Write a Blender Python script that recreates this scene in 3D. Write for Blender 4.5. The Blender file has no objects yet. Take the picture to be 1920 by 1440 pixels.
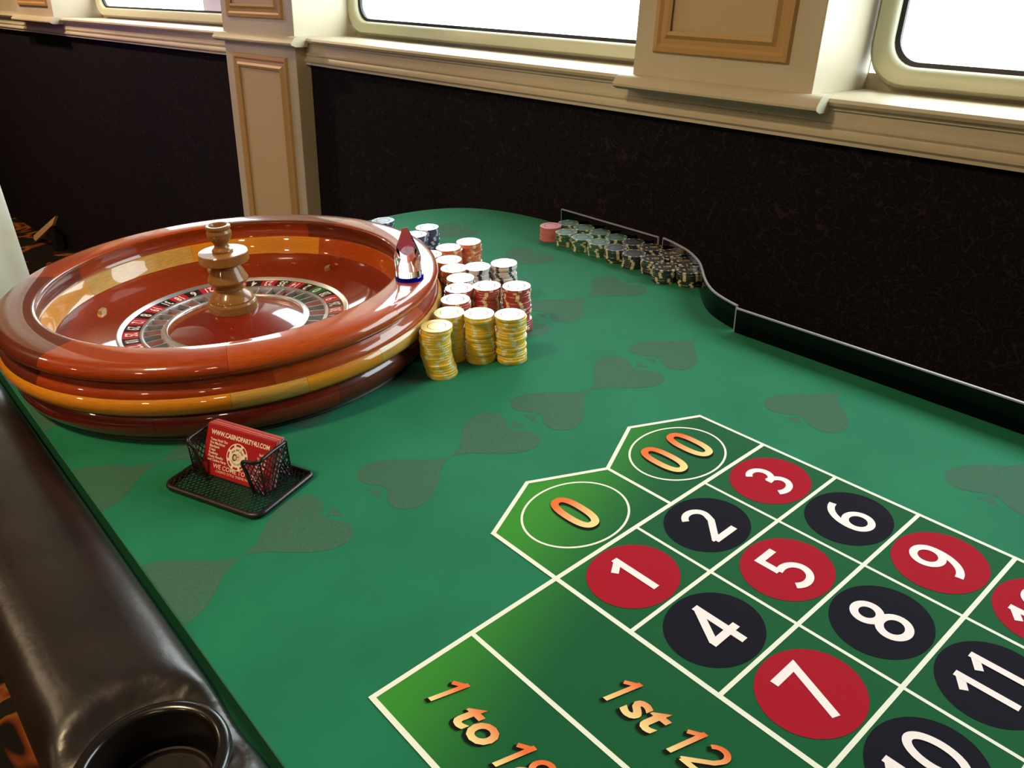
import bpy, bmesh, math, random
from mathutils import Matrix, Vector
random.seed(7)
PI = math.pi
S = 0.104            # one layout unit in metres (row pitch of the betting grid)
H = 8.45 * S         # height of the felt above the floor
scn = bpy.context.scene
col = scn.collection

# ------------------------------------------------------------------ camera
cam_d = bpy.data.cameras.new('camera'); cam = bpy.data.objects.new('camera', cam_d); col.objects.link(cam)
Rm = ((0.65905921, 0.75163882, -0.02607769), (0.3403694, -0.32900671, -0.88085371), (-0.67066358, 0.5716587, -0.47266975))
r0, r1, r2 = [Vector(r) for r in Rm]
M = Matrix((r0, -r1, -r2)).transposed().to_4x4()
M.translation = Vector((3.73758103 * S, -3.60455254 * S, 4.63089613 * S + H))
cam.matrix_world = M
cam_d.sensor_fit = 'HORIZONTAL'; cam_d.sensor_width = 36.0; cam_d.lens = 36.0 * 1522.4666 / 1920.0
cam_d.clip_start = 0.02; cam_d.clip_end = 200
scn.camera = cam

# ------------------------------------------------------------------ room frame (the hull side leans a little)
RR = Matrix(((0.99782741, -0.06542919, 0.00771287), (0.064716, 0.99535421, 0.07128697), (-0.01234129, -0.07063295, 0.99742603)))
ROOM = RR.to_4x4(); ROOM.translation = Vector((0, 0, H))

# ------------------------------------------------------------------ world, exposure, lights
scn.view_settings.view_transform = 'Standard'; scn.view_settings.look = 'None'
scn.view_settings.gamma = 1.0; scn.view_settings.exposure = -0.24
scn.view_settings.use_curve_mapping = False
w = bpy.data.worlds.new('overcast'); scn.world = w; w.use_nodes = True
nt = w.node_tree; bg = nt.nodes['Background']
tc = nt.nodes.new('ShaderNodeTexCoord'); sep = nt.nodes.new('ShaderNodeSeparateXYZ'); rmp = nt.nodes.new('ShaderNodeValToRGB')
mp = nt.nodes.new('ShaderNodeMapRange'); mp.inputs['From Min'].default_value = -1; mp.inputs['From Max'].default_value = 1
nt.links.new(tc.outputs['Generated'], sep.inputs[0]); nt.links.new(sep.outputs['Z'], mp.inputs['Value'])
nt.links.new(mp.outputs[0], rmp.inputs[0]); nt.links.new(rmp.outputs[0], bg.inputs['Color'])
rmp.color_ramp.elements[0].position = 0.40; rmp.color_ramp.elements[0].color = (0.30, 0.33, 0.33, 1)
rmp.color_ramp.elements[1].position = 0.52; rmp.color_ramp.elements[1].color = (0.88, 1.0, 1.0, 1)
bg.inputs['Strength'].default_value = 12.0


def lamp(name, kind, loc, energy, color, size=0.2, target=None, spot=None):
    d = bpy.data.lights.new(name, kind); d.energy = energy; d.color = color
    o = bpy.data.objects.new(name, d); col.objects.link(o); o.location = loc
    if kind == 'AREA': d.shape = 'DISK'; d.size = size
    else: d.shadow_soft_size = size
    if spot: d.spot_size = math.radians(spot); d.spot_blend = 0.6
    if target is not None:
        o.rotation_euler = (Vector(target) - Vector(loc)).to_track_quat('-Z', 'Y').to_euler()
    return o


def U(x, y, z): return (x * S, y * S, z * S + H)


# warm recessed ceiling lamps of the room, the one over the players' side is the strongest
lamp('ceiling_lamp_main', 'AREA', U(-5, -9, 15.5), 29, (1.0, 0.74, 0.42), 0.24)
for k, (lx, ly, e) in enumerate([(-36, -1, 40), (-22, -14, 14), (10, -12, 7), (2, -24, 14), (-14, -30, 12), (-48, -2, 14), (20, -24, 10)]):
    lamp('ceiling_lamp', 'AREA', U(lx, ly, 15.5), e, (1.0, 0.72, 0.45), 0.16)
lamp('violet_lamp', 'AREA', U(-30, -3, 5), 2.2, (0.25, 0.08, 1.0), 0.14, target=U(-26, 8, 2))
# portals that guide daylight sampling through the three windows
for wx0, wx1 in ((-35.4, -21.05), (-17.2, -6.0), (-2.55, 9.0)):
    d = bpy.data.lights.new('window_portal', 'AREA'); d.shape = 'RECTANGLE'; d.size = (wx1 - wx0) * S; d.size_y = 8.2 * S
    d.cycles.is_portal = True
    o = bpy.data.objects.new('window_portal', d); col.objects.link(o)
    m = Matrix.Rotation(-PI / 2, 4, 'X')
    m.translation = Vector(((wx0 + wx1) / 2 * S, 10.45 * S, 7.3 * S))
    o.matrix_world = ROOM @ m


# ------------------------------------------------------------------ materials
def srgb(r, g, b):
    f = lambda c: (c / 255 / 12.92) if c / 255 <= 0.04045 else ((c / 255 + 0.055) / 1.055) ** 2.4
    return (f(r), f(g), f(b), 1)


def mat(name, color, rough=0.5, metal=0.0, spec=0.5, coat=0.0, sheen=0.0, coat_rough=0.05):
    m = bpy.data.materials.new(name); m.use_nodes = True
    b = m.node_tree.nodes['Principled BSDF']
    b.inputs['Base Color'].default_value = color if len(color) == 4 else (*color, 1)
    b.inputs['Roughness'].default_value = rough; b.inputs['Metallic'].default_value = metal
    b.inputs['Specular IOR Level'].default_value = spec
    b.inputs['Coat Weight'].default_value = coat; b.inputs['Coat Roughness'].default_value = coat_rough
    b.inputs['Sheen Weight'].default_value = sheen
    return m


def N(m, t, **kw):
    n = m.node_tree.nodes.new(t)
    for k, v in kw.items(): setattr(n, k, v)
    return n


def noise_mix(m, c1, c2, scale=(1, 1, 1), nscale=10, detail=4, coords='Object', lo=0.35, hi=0.65, bump=0.0, bscale=None, bdist=0.001, rough_var=None):
    nt = m.node_tree; b = nt.nodes['Principled BSDF']
    tc = N(m, 'ShaderNodeTexCoord'); mp = N(m, 'ShaderNodeMapping'); mp.inputs['Scale'].default_value = scale
    no = N(m, 'ShaderNodeTexNoise'); no.inputs['Scale'].default_value = nscale; no.inputs['Detail'].default_value = detail
    cr = N(m, 'ShaderNodeValToRGB'); cr.color_ramp.elements[0].position = lo; cr.color_ramp.elements[1].position = hi
    cr.color_ramp.elements[0].color = c1; cr.color_ramp.elements[1].color = c2
    nt.links.new(tc.outputs[coords], mp.inputs[0]); nt.links.new(mp.outputs[0], no.inputs['Vector'])
    nt.links.new(no.outputs['Fac'], cr.inputs[0]); nt.links.new(cr.outputs[0], b.inputs['Base Color'])
    if bump:
        n2 = N(m, 'ShaderNodeTexNoise'); n2.inputs['Scale'].default_value = bscale or nscale; n2.inputs['Detail'].default_value = 6
        bp = N(m, 'ShaderNodeBump'); bp.inputs['Strength'].default_value = bump; bp.inputs['Distance'].default_value = bdist
        nt.links.new(tc.outputs['Object'], n2.inputs['Vector'])
        nt.links.new(n2.outputs['Fac'], bp.inputs['Height']); nt.links.new(bp.outputs[0], b.inputs['Normal'])
    return m


def wood(name, dark, light, coat=1.0, rough=0.35, yscale=1.0):
    m = mat(name, light, rough, coat=coat, coat_rough=0.04, spec=0.2); m.node_tree.nodes['Principled BSDF'].inputs['Coat IOR'].default_value = 1.48
    noise_mix(m, dark, light, scale=(2.0, 26.0 * yscale, 1), nscale=6, detail=6, coords='UV', lo=0.3, hi=0.72)
    return m


felt = mat('green_felt', (0.02, 0.2, 0.1), 0.85, spec=0.2, sheen=0.30)
noise_mix(felt, srgb(14, 104, 72), srgb(24, 116, 82), nscale=9, detail=5, lo=0.3, hi=0.7, bump=0.5, bscale=900, bdist=0.0004)
felt.node_tree.nodes['Principled BSDF'].inputs['Sheen Roughness'].default_value = 0.35
felt.node_tree.nodes['Principled BSDF'].inputs['Sheen Tint'].default_value = (0.55, 1.0, 0.85, 1)
spade_m = mat('spade_print', (0.1, 0.2, 0.15), 0.85, spec=0.2, sheen=0.18)
spade_m.node_tree.nodes['Principled BSDF'].inputs['Sheen Tint'].default_value = (0.6, 0.9, 0.75, 1)
spade_m.node_tree.nodes['Principled BSDF'].inputs['Sheen Roughness'].default_value = 0.35
noise_mix(spade_m, srgb(50, 92, 72), srgb(58, 100, 78), nscale=300, detail=3, lo=0.3, hi=0.7)
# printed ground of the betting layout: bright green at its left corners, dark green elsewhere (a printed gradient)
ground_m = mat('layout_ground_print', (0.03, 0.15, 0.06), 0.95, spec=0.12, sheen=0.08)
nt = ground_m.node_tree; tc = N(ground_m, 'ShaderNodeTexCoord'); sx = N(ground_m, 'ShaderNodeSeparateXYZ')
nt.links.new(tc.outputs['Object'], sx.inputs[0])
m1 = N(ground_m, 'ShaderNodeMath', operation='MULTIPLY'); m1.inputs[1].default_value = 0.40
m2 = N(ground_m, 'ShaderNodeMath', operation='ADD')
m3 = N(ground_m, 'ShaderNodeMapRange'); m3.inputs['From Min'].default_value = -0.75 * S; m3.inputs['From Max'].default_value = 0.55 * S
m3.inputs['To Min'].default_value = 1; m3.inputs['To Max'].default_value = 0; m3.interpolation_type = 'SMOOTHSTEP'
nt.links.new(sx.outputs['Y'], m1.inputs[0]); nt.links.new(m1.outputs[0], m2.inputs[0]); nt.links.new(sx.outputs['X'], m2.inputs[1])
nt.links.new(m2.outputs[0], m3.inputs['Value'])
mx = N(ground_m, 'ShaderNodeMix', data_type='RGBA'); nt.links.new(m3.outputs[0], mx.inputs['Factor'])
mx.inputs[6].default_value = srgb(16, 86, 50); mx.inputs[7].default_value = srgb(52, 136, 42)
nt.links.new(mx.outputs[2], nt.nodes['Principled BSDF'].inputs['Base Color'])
white_print = mat('white_print', srgb(226, 234, 222), 0.9, spec=0.1)
red_print = mat('red_print', srgb(158, 22, 42), 0.9, spec=0.1)
black_print = mat('black_print', srgb(22, 20, 34), 0.9, spec=0.1)
digit_white = mat('digit_white_print', srgb(236, 232, 238), 0.9, spec=0.1)
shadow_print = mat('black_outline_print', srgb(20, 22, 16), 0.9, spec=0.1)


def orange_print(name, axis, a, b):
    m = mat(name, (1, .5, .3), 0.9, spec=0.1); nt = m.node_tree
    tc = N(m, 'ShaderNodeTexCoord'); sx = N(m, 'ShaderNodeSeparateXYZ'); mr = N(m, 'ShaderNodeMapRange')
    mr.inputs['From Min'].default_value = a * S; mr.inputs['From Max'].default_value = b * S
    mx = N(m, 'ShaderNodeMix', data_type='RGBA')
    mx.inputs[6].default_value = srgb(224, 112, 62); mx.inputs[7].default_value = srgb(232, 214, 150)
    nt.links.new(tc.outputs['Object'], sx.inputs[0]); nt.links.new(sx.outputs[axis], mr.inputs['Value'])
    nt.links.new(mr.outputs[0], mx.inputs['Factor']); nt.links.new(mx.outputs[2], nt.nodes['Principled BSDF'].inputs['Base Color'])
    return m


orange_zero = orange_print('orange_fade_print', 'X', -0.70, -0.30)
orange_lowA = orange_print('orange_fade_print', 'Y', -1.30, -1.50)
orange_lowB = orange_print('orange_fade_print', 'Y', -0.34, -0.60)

rim_a = wood('mahogany_rim', srgb(132, 44, 12), srgb(174, 70, 20))
rim_b = wood('dark_mahogany_rim', srgb(84, 32, 18), srgb(112, 46, 24))
rim_c = wood('amber_mahogany_rim', srgb(146, 54, 14), srgb(188, 84, 26))
rim_d = wood('red_mahogany_rim', srgb(116, 36, 14), srgb(152, 56, 20))
yel_a = wood('maple_band', srgb(196, 118, 24), srgb(222, 148, 36))
yel_b = wood('pale_maple_band', srgb(176, 128, 52), srgb(208, 164, 82), yscale=0.6)
low_a = wood('lower_mahogany', srgb(100, 26, 12), srgb(134, 42, 18))
low_b = wood('lower_dark_mahogany', srgb(74, 24, 16), srgb(104, 36, 22))
bowl_m = wood('bowl_mahogany', srgb(110, 32, 12), srgb(150, 54, 18))
cone_m = wood('cone_mahogany', srgb(96, 22, 10), srgb(140, 40, 18))
turret_m = wood('turret_walnut', srgb(116, 76, 38), srgb(158, 110, 56), coat=0.5, rough=0.35)
brass_m = mat('brushed_brass', srgb(190, 160, 108), 0.35, metal=0.4)
steel_m = mat('polished_nickel', srgb(214, 212, 212), 0.34, metal=0.9)
ring_red = mat('ring_red', srgb(176, 26, 44), 0.35, coat=0.5)
ring_black = mat('ring_black', srgb(16, 15, 18), 0.35, coat=0.5)
ring_green = mat('ring_green', srgb(18, 110, 62), 0.35, coat=0.5)
ring_digit = mat('ring_digit', srgb(225, 215, 205), 0.5)
pocket_red = mat('pocket_red', srgb(168, 62, 62), 0.3)
pocket_black = mat('pocket_black', srgb(66, 68, 60), 0.3)
pocket_green = mat('pocket_green', srgb(40, 112, 76), 0.3)
leather = mat('black_leather', srgb(34, 27, 24), 0.34, spec=0.55)
noise_mix(leather, srgb(22, 16, 14), srgb(36, 27, 23), nscale=14, detail=5, bump=0.25, bscale=160, bdist=0.0008)
cup_m = mat('cup_black_plastic', srgb(24, 20, 18), 0.22, spec=0.6)
cup_in = mat('cup_floor_plastic', srgb(26, 20, 16), 0.5, spec=0.35)
fence_m = mat('black_acrylic', srgb(4, 4, 6), 0.10, spec=0.22)
edge_m = mat('cut_edge_highlight', srgb(150, 148, 160), 0.25, spec=0.9)  # pale grey stands in for the sky highlight on the cut edges
trough_m = mat('dark_green_strip', srgb(10, 60, 38), 0.8, spec=0.1)  # darker green than the felt, for the sunk strip beside the rail
black_wood = mat('black_laminate', srgb(14, 13, 14), 0.5)
wire_m = mat('black_wire', srgb(24, 18, 18), 0.35, spec=0.6)
card_m = mat('red_card_stock', srgb(164, 20, 30), 0.45, spec=0.4)
card_edge = mat('card_edge', srgb(222, 160, 156), 0.6)
card_text = mat('cream_card_print', srgb(240, 226, 206), 0.6)
card_skin = mat('tan_card_print', srgb(222, 200, 160), 0.6)
card_hair = mat('brown_card_print', srgb(74, 44, 34), 0.6)
cream = mat('cream_paint', srgb(214, 202, 178), 0.42, spec=0.5)
noise_mix(cream, srgb(192, 180, 154), srgb(204, 194, 170), nscale=3, detail=3, bump=0.05, bscale=60, bdist=0.001)
tan_m = mat('gold_paint_moulding', srgb(190, 152, 98), 0.38, spec=0.5)
panel_m = mat('beige_panel_paint', srgb(196, 172, 134), 0.5)
frame_m = mat('ivory_window_frame', srgb(206, 208, 178), 0.4)
gasket_m = mat('black_gasket', srgb(22, 26, 36), 0.5)
ceil_m = mat('ceiling_paint', srgb(104, 86, 66), 0.8)
room_m = mat('room_wall_paint', srgb(92, 60, 38), 0.8)
cloth_m = mat('white_cloth', srgb(222, 216, 196), 0.8, sheen=0.3)
noise_mix(cloth_m, srgb(206, 198, 170), srgb(228, 226, 214), nscale=4, detail=3, bump=0.3, bscale=8, bdist=0.01)
plank_m = mat('pale_wood', srgb(196, 156, 112), 0.5)
paper_out = mat('lilac_grey_paint', srgb(200, 190, 214), 0.6)
chip_paint = mat('bare_wood_chip', srgb(96, 66, 40), 0.8)

# wallpaper: near-black with thin curly scrolls
wallp = mat('scroll_wallpaper', srgb(18, 14, 18), 0.85, spec=0.1)
nt = wallp.node_tree; tc = N(wallp, 'ShaderNodeTexCoord')
nz = []
for sc_, dst in ((21, 2.4), (29, 3.0)):
    no = N(wallp, 'ShaderNodeTexNoise'); no.inputs['Scale'].default_value = sc_; no.inputs['Detail'].default_value = 0.0; no.inputs['Distortion'].default_value = dst
    nt.links.new(tc.outputs['Object'], no.inputs['Vector'])
    a_ = N(wallp, 'ShaderNodeMath', operation='SUBTRACT'); a_.inputs[1].default_value = 0.5; b_ = N(wallp, 'ShaderNodeMath', operation='ABSOLUTE')
    nt.links.new(no.outputs['Fac'], a_.inputs[0]); nt.links.new(a_.outputs[0], b_.inputs[0]); nz.append(b_)
mn = N(wallp, 'ShaderNodeMath', operation='MINIMUM'); nt.links.new(nz[0].outputs[0], mn.inputs[0]); nt.links.new(nz[1].outputs[0], mn.inputs[1])
cr = N(wallp, 'ShaderNodeValToRGB'); cr.color_ramp.elements[0].position = 0.006; cr.color_ramp.elements[1].position = 0.022
cr.color_ramp.elements[0].color = srgb(42, 35, 37); cr.color_ramp.elements[1].color = srgb(22, 18, 23)
nt.links.new(mn.outputs[0], cr.inputs[0]); nt.links.new(cr.outputs[0], nt.nodes['Principled BSDF'].inputs['Base Color'])

# carpet: dark with orange and brown leaf swirls
carpet = mat('patterned_carpet', (0.02, 0.02, 0.02), 0.95, spec=0.05)
nt = carpet.node_tree; tc = N(carpet, 'ShaderNodeTexCoord')
no = N(carpet, 'ShaderNodeTexNoise'); no.inputs['Scale'].default_value = 4.0; no.inputs['Detail'].default_value = 2; no.inputs['Distortion'].default_value = 1.5
nt.links.new(tc.outputs['Object'], no.inputs['Vector'])
cr = N(carpet, 'ShaderNodeValToRGB'); e = cr.color_ramp.elements
e[0].position = 0.53; e[0].color = srgb(28, 23, 18); e[1].position = 0.57; e[1].color = srgb(118, 54, 24)
x = cr.color_ramp.elements.new(0.60); x.color = srgb(130, 84, 36); x = cr.color_ramp.elements.new(0.615); x.color = srgb(34, 28, 22)
nt.links.new(no.outputs['Fac'], cr.inputs[0]); nt.links.new(cr.outputs[0], nt.nodes['Principled BSDF'].inputs['Base Color'])

glass = bpy.data.materials.new('window_glass'); glass.use_nodes = True
nt = glass.node_tree; nt.nodes.clear()
out = nt.nodes.new('ShaderNodeOutputMaterial'); mixs = nt.nodes.new('ShaderNodeMixShader'); tr = nt.nodes.new('ShaderNodeBsdfTransparent')
gl = nt.nodes.new('ShaderNodeBsdfGlossy'); gl.inputs['Roughness'].default_value = 0.0; fr = nt.nodes.new('ShaderNodeLayerWeight'); pw_ = nt.nodes.new('ShaderNodeMath'); pw_.operation = 'POWER'; pw_.inputs[1].default_value = 5
ma_ = nt.nodes.new('ShaderNodeMath'); ma_.operation = 'MULTIPLY_ADD'; ma_.inputs[1].default_value = 0.9; ma_.inputs[2].default_value = 0.08
nt.links.new(fr.outputs['Facing'], pw_.inputs[0]); nt.links.new(pw_.outputs[0], ma_.inputs[0]); nt.links.new(ma_.outputs[0], mixs.inputs[0]); nt.links.new(tr.outputs[0], mixs.inputs[1]); nt.links.new(gl.outputs[0], mixs.inputs[2])
nt.links.new(mixs.outputs[0], out.inputs[0])
crystal = mat('clear_crystal', (1, 1, 1, 1), 0.0); b = crystal.node_tree.nodes['Principled BSDF']
b.inputs['Transmission Weight'].default_value = 1.0; b.inputs['IOR'].default_value = 1.49
blue_glass = mat('blue_crystal_base', srgb(20, 20, 190), 0.05); b = blue_glass.node_tree.nodes['Principled BSDF']
b.inputs['Transmission Weight'].default_value = 0.6


# ------------------------------------------------------------------ mesh helpers (all input in layout units, scaled by S)
def link(me, name, parent=None, loc=None):
    o = bpy.data.objects.new(name, me); col.objects.link(o)
    if parent: o.parent = parent
    if loc: o.location = loc
    return o


def build(name, verts, faces, mats, parent=None, fm=None, smooth=False, uvs=None, loc=None):
    me = bpy.data.meshes.new(name)
    me.from_pydata([(v[0] * S, v[1] * S, v[2] * S) for v in verts], [], faces)
    for m in (mats if isinstance(mats, (list, tuple)) else [mats]): me.materials.append(m)
    if fm: me.polygons.foreach_set('material_index', fm)
    if smooth: me.polygons.foreach_set('use_smooth', [True] * len(faces))
    if uvs:
        ul = me.uv_layers.new(name='UVMap')
        for p in me.polygons:
            for li, vi in zip(p.loop_indices, p.vertices): ul.data[li].uv = uvs[vi]
    me.update()
    return link(me, name, parent, loc)


def from_bm(name, bm, mats, parent=None, smooth=False, sharp=None, loc=None):
    me = bpy.data.meshes.new(name)
    for v in bm.verts: v.co *= S
    bmesh.ops.recalc_face_normals(bm, faces=bm.faces)
    if smooth:
        for f in bm.faces: f.smooth = True
        if sharp:
            for e in bm.edges:
                if len(e.link_faces) == 2 and e.calc_face_angle(0) > math.radians(sharp): e.smooth = False
    bm.to_mesh(me); bm.free()
    for m in (mats if isinstance(mats, (list, tuple)) else [mats]): me.materials.append(m)
    return link(me, name, parent, loc)


def box_bm(bm, x0, x1, y0, y1, z0, z1, bevel=0.0, shear=None):
    r = bmesh.ops.create_cube(bm, size=1)
    vs = r['verts']
    for v in vs:
        v.co = Vector((x0 + (v.co.x + .5) * (x1 - x0), y0 + (v.co.y + .5) * (y1 - y0), z0 + (v.co.z + .5) * (z1 - z0)))
        if shear: v.co.z += shear(v.co.x)
    if bevel:
        bmesh.ops.bevel(bm, geom=list({e for v in vs for e in v.link_edges}), offset=bevel, segments=2, profile=0.6, affect='EDGES')


def box(name, x0, x1, y0, y1, z0, z1, m, parent=None, bevel=0.0, shear=None):
    bm = bmesh.new(); box_bm(bm, x0, x1, y0, y1, z0, z1, bevel, shear)
    return from_bm(name, bm, m, parent)


def lathe(name, prof, m, parent, segs=96, a0=0.0, a1=2 * PI, smooth=True, caps=False, sharp=40, uvr=1.0):
    full = abs(a1 - a0 - 2 * PI) < 1e-6
    n = segs if full else segs + 1
    verts = []; uvs = []; L = [0]
    for i in range(1, len(prof)): L.append(L[-1] + math.dist(prof[i], prof[i - 1]))
    for j in range(n):
        a = a0 + (a1 - a0) * j / segs
        for i, (r, z) in enumerate(prof):
            verts.append((r * math.cos(a), r * math.sin(a), z)); uvs.append((a * uvr + (0.37 if not full else 0), L[i]))
    k = len(prof); faces = []
    for j in range(segs):
        j2 = (j + 1) % n
        for i in range(k - 1):
            faces.append((j * k + i, j2 * k + i, j2 * k + i + 1, j * k + i + 1))
    if caps and not full:
        faces.append(tuple(range(k))); faces.append(tuple(reversed([segs * k + i for i in range(k)])))
    me = bpy.data.meshes.new(name)
    me.from_pydata([(v[0] * S, v[1] * S, v[2] * S) for v in verts], [], faces)
    ul = me.uv_layers.new(name='UVMap')
    for p in me.polygons:
        for li, vi in zip(p.loop_indices, p.vertices): ul.data[li].uv = uvs[vi]
        p.use_smooth = smooth
    me.materials.append(m)
    bm = bmesh.new(); bm.from_mesh(me)
    bmesh.ops.remove_doubles(bm, verts=bm.verts, dist=1e-7)
    bmesh.ops.recalc_face_normals(bm, faces=bm.faces)
    for e in bm.edges:
        if len(e.link_faces) == 2 and e.calc_face_angle(0) > math.radians(sharp): e.smooth = False
    bm.to_mesh(me); bm.free()
    return link(me, name, parent)


def tube(bm, pts, r, n=8, closed=False):
    pts = [Vector(p) for p in pts]; rings = []
    for i, p in enumerate(pts):
        a = pts[(i - 1) % len(pts)] if (closed or i > 0) else p
        b = pts[(i + 1) % len(pts)] if (closed or i < len(pts) - 1) else p
        t = (b - a).normalized()
        up = Vector((0, 0, 1)) if abs(t.z) < 0.95 else Vector((1, 0, 0))
        s = t.cross(up).normalized(); u = s.cross(t)
        rings.append([bm.verts.new(p + (s * math.cos(2 * PI * k / n) + u * math.sin(2 * PI * k / n)) * r) for k in range(n)])
    m = len(rings)
    for i in range(m if closed else m - 1):
        A, B = rings[i], rings[(i + 1) % m]
        for k in range(n): bm.faces.new((A[k], A[(k + 1) % n], B[(k + 1) % n], B[k]))
    if not closed:
        bm.faces.new(rings[0]); bm.faces.new(rings[-1])


def catmull(P, n=8, closed=False):
    out = []
    m = len(P)
    for i in range(m if closed else m - 1):
        g = lambda k: Vector(P[k % m]) if closed else Vector(P[max(0, min(m - 1, k))])
        a, b, c, d = g(i - 1), g(i), g(i + 1), g(i + 2)
        for k in range(n):
            t = k / n
            out.append(0.5 * ((2 * b) + (c - a) * t + (2 * a - 5 * b + 4 * c - d) * t * t + (3 * b - a - 3 * c + d) * t ** 3))
    if not closed: out.append(Vector(P[-1]))
    return out


def ext(name, prof, x0, x1, m, parent=None, shear=None, smooth=False):
    """profile of (y, z) swept along the wall from x0 to x1"""
    nx = 2; k = len(prof); verts = []
    for x in (x0, x1):
        for y, z in prof: verts.append((x, y, z + (shear(x) if shear else 0)))
    faces = [(i, (i + 1) % k, k + (i + 1) % k, k + i) for i in range(k)] + [tuple(range(k))[::-1], tuple(range(k, 2 * k))]
    bm = bmesh.new(); vs = [bm.verts.new(v) for v in verts]
    for f in faces: bm.faces.new([vs[i] for i in f])
    return from_bm(name, bm, m, parent, smooth=smooth, sharp=35)


def tagt(o, label, cat, group=None):
    o['label'] = label; o['category'] = cat
    if group: o['group'] = group
    return o


def empty(name, loc, rz=0.0):
    o = bpy.data.objects.new(name, None); col.objects.link(o); o.location = loc; o.rotation_euler = (0, 0, rz)
    o.empty_display_size = 0.02
    return o


def struct(o, label=None):
    o['kind'] = 'structure'
    if label: o['label'] = label
    return o


def room_empty(name, label):
    o = empty(name, (0, 0, 0)); o.matrix_world = ROOM; struct(o, label); return o


_tc = {}


def text_mesh(s, size, offset=0.0, shear=0.0, align='CENTER', spacing=1.0, extrude=0.0, res=3):
    key = (s, size, offset, shear, align, spacing, extrude)
    if key in _tc: return _tc[key]
    cu = bpy.data.curves.new('t', 'FONT'); cu.body = s; cu.size = size * S; cu.offset = offset * S; cu.shear = shear
    cu.align_x = align; cu.align_y = 'CENTER'; cu.space_character = spacing; cu.extrude = extrude * S; cu.resolution_u = res
    o = bpy.data.objects.new('t', cu); col.objects.link(o)
    bpy.context.view_layer.update()
    me = bpy.data.meshes.new_from_object(o.evaluated_get(bpy.context.evaluated_depsgraph_get()))
    bpy.data.objects.remove(o); bpy.data.curves.remove(cu)
    _tc[key] = me
    return me


def text(name, s, size, m, parent, loc, rot=(0, 0, 0), sx=1.0, **kw):
    me = text_mesh(s, size, **kw).copy(); me.materials.clear(); me.materials.append(m)
    o = link(me, name, parent); o.location = [c * S for c in loc]; o.rotation_euler = rot; o.scale = (sx, 1, 1)
    return o


# ------------------------------------------------------------------ room shell
floor = box('floor', -66, 46, -48, 16, -0.6, 0, carpet); floor.location.z = 0; struct(floor, 'dark carpet with orange and brown leaf swirls')
ceiling = box('ceiling', -66, 46, -48, 16, 25.2, 25.8, ceil_m); struct(ceiling)
o = box('wall_left', -66, -65.4, -48, 16, 0, 25.2, room_m); struct(o)
o = box('wall_right', 45.4, 46, -48, 16, 0, 25.2, room_m); struct(o)
o = box('wall_front', -66, 46, -48, -47.4, 0, 25.2, room_m); struct(o)


def sheer(x): return -0.017 * (-17.0 - x) if x < -17 else 0.0


wb = room_empty('wall_back', 'near-black scroll-patterned wallpaper below the window sills')
build('wallpaper', [(-66, 8.75, -9.6), (46, 8.75, -9.6), (46, 8.75, 2.6), (-17, 8.75, 2.6), (-66, 8.75, 2.6 + sheer(-66))], [(0, 1, 2, 3, 4)], wallp, wb)
# wall around the window openings
WIN = [(-35.42, -21.05), (-17.22, -6.02), (-2.56, 9.2)]
GZ0, GZ1 = 3.5, 11.0


def rrect(x0, x1, z0, z1, r, n=8):
    pts = []
    for cx, cz, a in ((x1 - r, z1 - r, 0), (x0 + r, z1 - r, PI / 2), (x0 + r, z0 + r, PI), (x1 - r, z0 + r, 3 * PI / 2)):
        for k in range(n + 1): pts.append((cx + r * math.cos(a + PI / 2 * k / n), cz + r * math.sin(a + PI / 2 * k / n)))
    return pts


def ring_strip(bm, A, B, ya, yb):
    n = len(A)
    va = [bm.verts.new((p[0], ya, p[1])) for p in A]; vb = [bm.verts.new((p[0], yb, p[1])) for p in B]
    for i in range(n): bm.faces.new((va[i], va[(i + 1) % n], vb[(i + 1) % n], vb[i]))


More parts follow.
